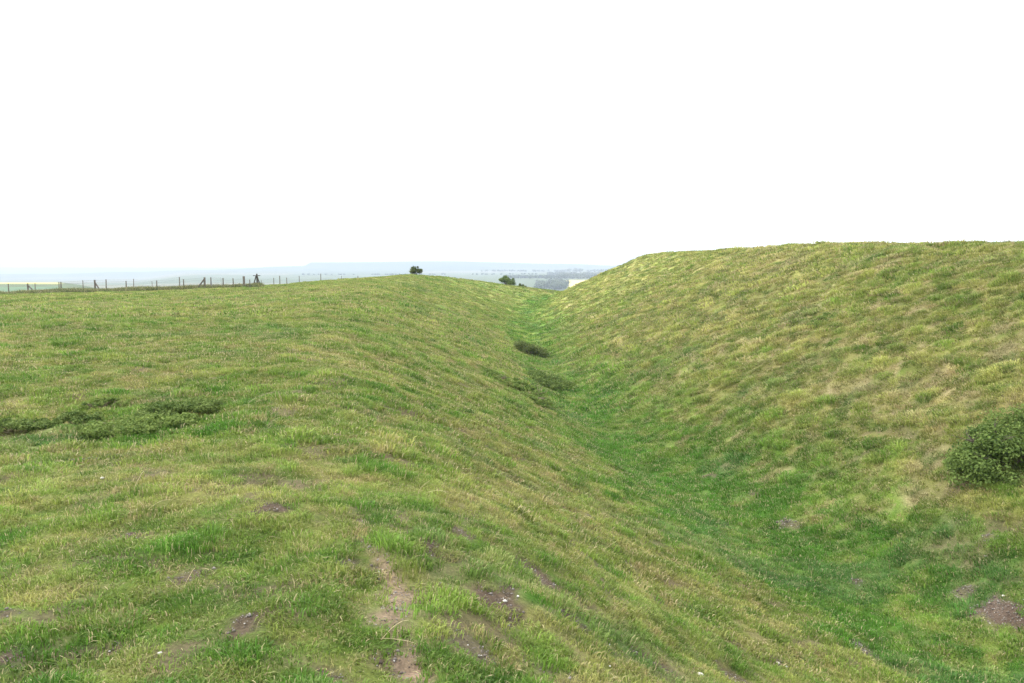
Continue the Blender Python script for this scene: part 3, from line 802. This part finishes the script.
# grit and crumbs of chalk and earth in the scrapes
def grit():
    base = np.array([(1, 0, 0), (-1, 0, 0), (0, 1, 0), (0, -1, 0), (0, 0, 1), (0, 0, -1)], float)
    tris = np.array([(0, 2, 4), (2, 1, 4), (1, 3, 4), (3, 0, 4), (2, 0, 5), (1, 2, 5), (3, 1, 5), (0, 3, 5)])
    x, y = scatter(1700, 2.2, 18); m, _ = soil_mask(x, y); k = m > .45; x, y = x[k], y[k]
    n = len(x); s = rng.uniform(.002, .007, n) * np.clip(np.hypot(x, y) / 7, 1, 2.5) * (1 + 1.2 * (rng.uniform(0, 1, n) > .95))
    Vv = base[None] * rng.uniform(.6, 1.3, (n, 6, 1)) * s[:, None, None]
    a = rng.uniform(0, 6.28, n); ca, sa = np.cos(a), np.sin(a)
    X = Vv[..., 0] * ca[:, None] - Vv[..., 1] * sa[:, None]; Y = Vv[..., 0] * sa[:, None] + Vv[..., 1] * ca[:, None]
    Vv = np.stack([X + x[:, None], Y + y[:, None], Vv[..., 2] * .7 + (H(x, y) + s * .3)[:, None]], -1)
    me = quads('soil_grit', Vv.reshape(-1, 3), (tris[None] + np.arange(n)[:, None, None] * 6).reshape(-1, 3), M_grit)
    fattr(me, 'bv', np.repeat(np.where(rng.uniform(0, 1, n) > .95, rng.uniform(.4, .75, n), rng.uniform(0, .3, n)), 6))
    tag(link('soil_grit', me), 'crumbs of brown earth and white chalk on the bare scrapes', None, None, 'stuff')
    print('grit', n)
M_grit, nt, b = new_mat('grit')
a_ = nd(nt, 'ShaderNodeAttribute', attribute_name='bv'); rp = nd(nt, 'ShaderNodeValToRGB')
rp.color_ramp.elements[0].color = (.07, .05, .04, 1); rp.color_ramp.elements[1].color = (.72, .69, .63, 1)
nt.links.new(a_.outputs['Fac'], rp.inputs[0]); nt.links.new(rp.outputs[0], b.inputs['Base Color']); b.inputs['Roughness'].default_value = .95
grit()

# ------------------------------------------------------------------ distant trees and woods
def crown_points(r, h, w, n):
    d = r.normal(0, 1, (n, 3)); d /= np.linalg.norm(d, axis=1)[:, None]
    lob = r.integers(0, 7, n); lc = r.uniform(-.45, .45, (7, 3)) * np.array([w, w, h * .55]); lr = r.uniform(.28, .42, 7)
    p = lc[lob] + d * (lr[lob] * r.uniform(.6, 1, n) ** .4)[:, None] * np.array([w, w, h * .62])
    p[:, 2] += h * .58
    return p, d, lob
def far_tree(label, px, d, h, w, seed, dz=0):
    r = np.random.default_rng(seed); x = at(px, d)
    root = empty('distant_tree', (x, d, gz(x, d, False) + dz), label, 'tree', 'trees on the far ridge')
    p, n, lob = crown_points(r, h, w, 420)
    leaf_cloud('crown', p, n, h * .10, M_treeleaf, root, np.clip(lob / 9 + r.uniform(0, .3, len(p)), 0, 1), .9)
    MB().tube([(0, 0, -1), (.1, 0, h * .3), (0, 0, h * .6)], [h * .03, h * .022, h * .01], 7).build('trunk', M_bark, root)
TD = 3000.
for k, (px, h, w, lab) in enumerate([
    (556, 10, 12, 'hazy tree at the left end of the row on the far ridge'), (562, 14, 18, 'broad hazy tree, second from the left on the far ridge'),
    (569, 18, 20, 'hazy tree left of the two tallest on the far ridge'), (575, 20, 17, 'tall hazy tree in the middle of the far ridge row'),
    (581, 20, 18, 'tall hazy tree just right of the middle of the far row'), (588, 12, 16, 'lower hazy tree right of the tall pair on the ridge'),
    (594, 15, 9, 'narrow hazy tree near the right end of the far row'), (600, 13, 16, 'hazy tree just above the right bank slope')]):
    far_tree(lab, px, TD, h, w, 400 + k)

def wood(name, label, regions, seed):
    r = np.random.default_rng(seed); Ps = []; Ns = []; Bs = []
    for (px0, px1, d0, d1, n, h0, h1) in regions:
        for k in range(n):
            d = r.uniform(d0, d1); x = at(r.uniform(px0, px1), d); h = r.uniform(h0, h1); w = h * r.uniform(.8, 1.2)
            p, nn, lob = crown_points(r, h, w, 110)
            Ps.append(p + np.array([x, d, gz(x, d, False) - h * .15])); Ns.append(nn); Bs.append(np.clip(lob / 9 + r.uniform(0, .3, len(p)), 0, 1))
    P = np.concatenate(Ps); o = leaf_cloud(name, P, np.concatenate(Ns), 2.4, M_treeleaf, None, np.concatenate(Bs), .9)
    tag(o, label, None, None, 'stuff')
wood('far_woodland', 'blue hazy woodland filling the valley behind the ditch',
     [(538, 566, 1250, 1500, 90, 9, 13), (560, 640, 1750, 1900, 130, 9, 14), (548, 600, 2300, 2450, 80, 9, 13), (505, 560, 1750, 1850, 50, 7, 10)], 500)
wood('far_hedgerows', 'thin hazy hedgerows between the distant fields',
     [(300, 540, 2500, 2510, 60, 4, 6), (480, 620, 3400, 3420, 90, 7, 12), (104, 162, 330, 345, 26, .8, 1.5)], 510)

# ------------------------------------------------------------------ haze
hb = MB()
z0, z1, E = ZMIN - 1, max(ZMAX, 10) + 70, 9600
hb.v = [Vector(p) for p in [(-E, -E, z0), (E, -E, z0), (E, E, z0), (-E, E, z0), (-E, -E, z1), (E, -E, z1), (E, E, z1), (-E, E, z1)]]
hb.f = [(3, 2, 1, 0), (4, 5, 6, 7), (0, 1, 5, 4), (1, 2, 6, 5), (2, 3, 7, 6), (3, 0, 4, 7)]
hm = bpy.data.materials.new('haze_air'); hm.use_nodes = True; nt = hm.node_tree; nt.nodes.clear()
out = nd(nt, 'ShaderNodeOutputMaterial'); pv = nd(nt, 'ShaderNodeVolumePrincipled')
pv.inputs['Color'].default_value = (.57, .64, .80, 1); pv.inputs['Density'].default_value = .00030; pv.inputs['Anisotropy'].default_value = 0
nt.links.new(pv.outputs[0], out.inputs['Volume'])
hz = hb.build('haze', hm); tag(hz, 'pale bluish haze over the distant valley and hills', None, None, 'stuff')

# ------------------------------------------------------------------ light
SUN_EL, SUN_AZ = math.radians(48), math.radians(-70)      # azimuth measured from straight ahead, negative = left
w = bpy.data.worlds.new('World'); scene.world = w; w.use_nodes = True; nt = w.node_tree
bg = nt.nodes['Background']; bg.inputs['Strength'].default_value = .10
sky = nd(nt, 'ShaderNodeTexSky', sky_type='NISHITA'); sky.sun_disc = False; sky.sun_elevation = SUN_EL; sky.sun_rotation = SUN_AZ
sky.air_density = 1.; sky.dust_density = 4.; sky.ozone_density = 1.
mx = nd(nt, 'ShaderNodeMix', data_type='RGBA'); mx.inputs[0].default_value = .86
nt.links.new(sky.outputs[0], mx.inputs[6]); mx.inputs[7].default_value = (9.0, 9.2, 9.4, 1)
nt.links.new(mx.outputs[2], bg.inputs['Color'])
sl = bpy.data.lights.new('sun', 'SUN'); sl.energy = 1.5; sl.angle = math.radians(14); sl.color = (1, .95, .86)
so = bpy.data.objects.new('sun', sl); C.objects.link(so)
dirv = Vector((math.sin(SUN_AZ) * math.cos(SUN_EL), math.cos(SUN_AZ) * math.cos(SUN_EL), math.sin(SUN_EL)))
so.rotation_euler = dirv.to_track_quat('Z', 'Y').to_euler()

# ------------------------------------------------------------------ camera
cd = bpy.data.cameras.new('camera'); cd.lens = 36 * F / 1024; cd.sensor_width = 36; cd.clip_start = .05; cd.clip_end = 30000
co = bpy.data.objects.new('camera', cd); C.objects.link(co); co.location = (0, 0, EYE); co.rotation_euler = (math.pi / 2 - PITCH, 0, 0)
scene.camera = co
scene.view_settings.view_transform = 'Standard'; scene.view_settings.look = 'None'; scene.view_settings.gamma = 1; scene.view_settings.exposure = 1.58
cy = scene.cycles
cy.max_bounces = 6; cy.diffuse_bounces = 3; cy.glossy_bounces = 2; cy.transmission_bounces = 3; cy.volume_bounces = 1; cy.transparent_max_bounces = 4
cy.use_denoising = True; cy.denoiser = 'OPENIMAGEDENOISE'; cy.denoising_input_passes = 'RGB_ALBEDO_NORMAL'; cy.denoising_prefilter = 'NONE'
cy.use_adaptive_sampling = False
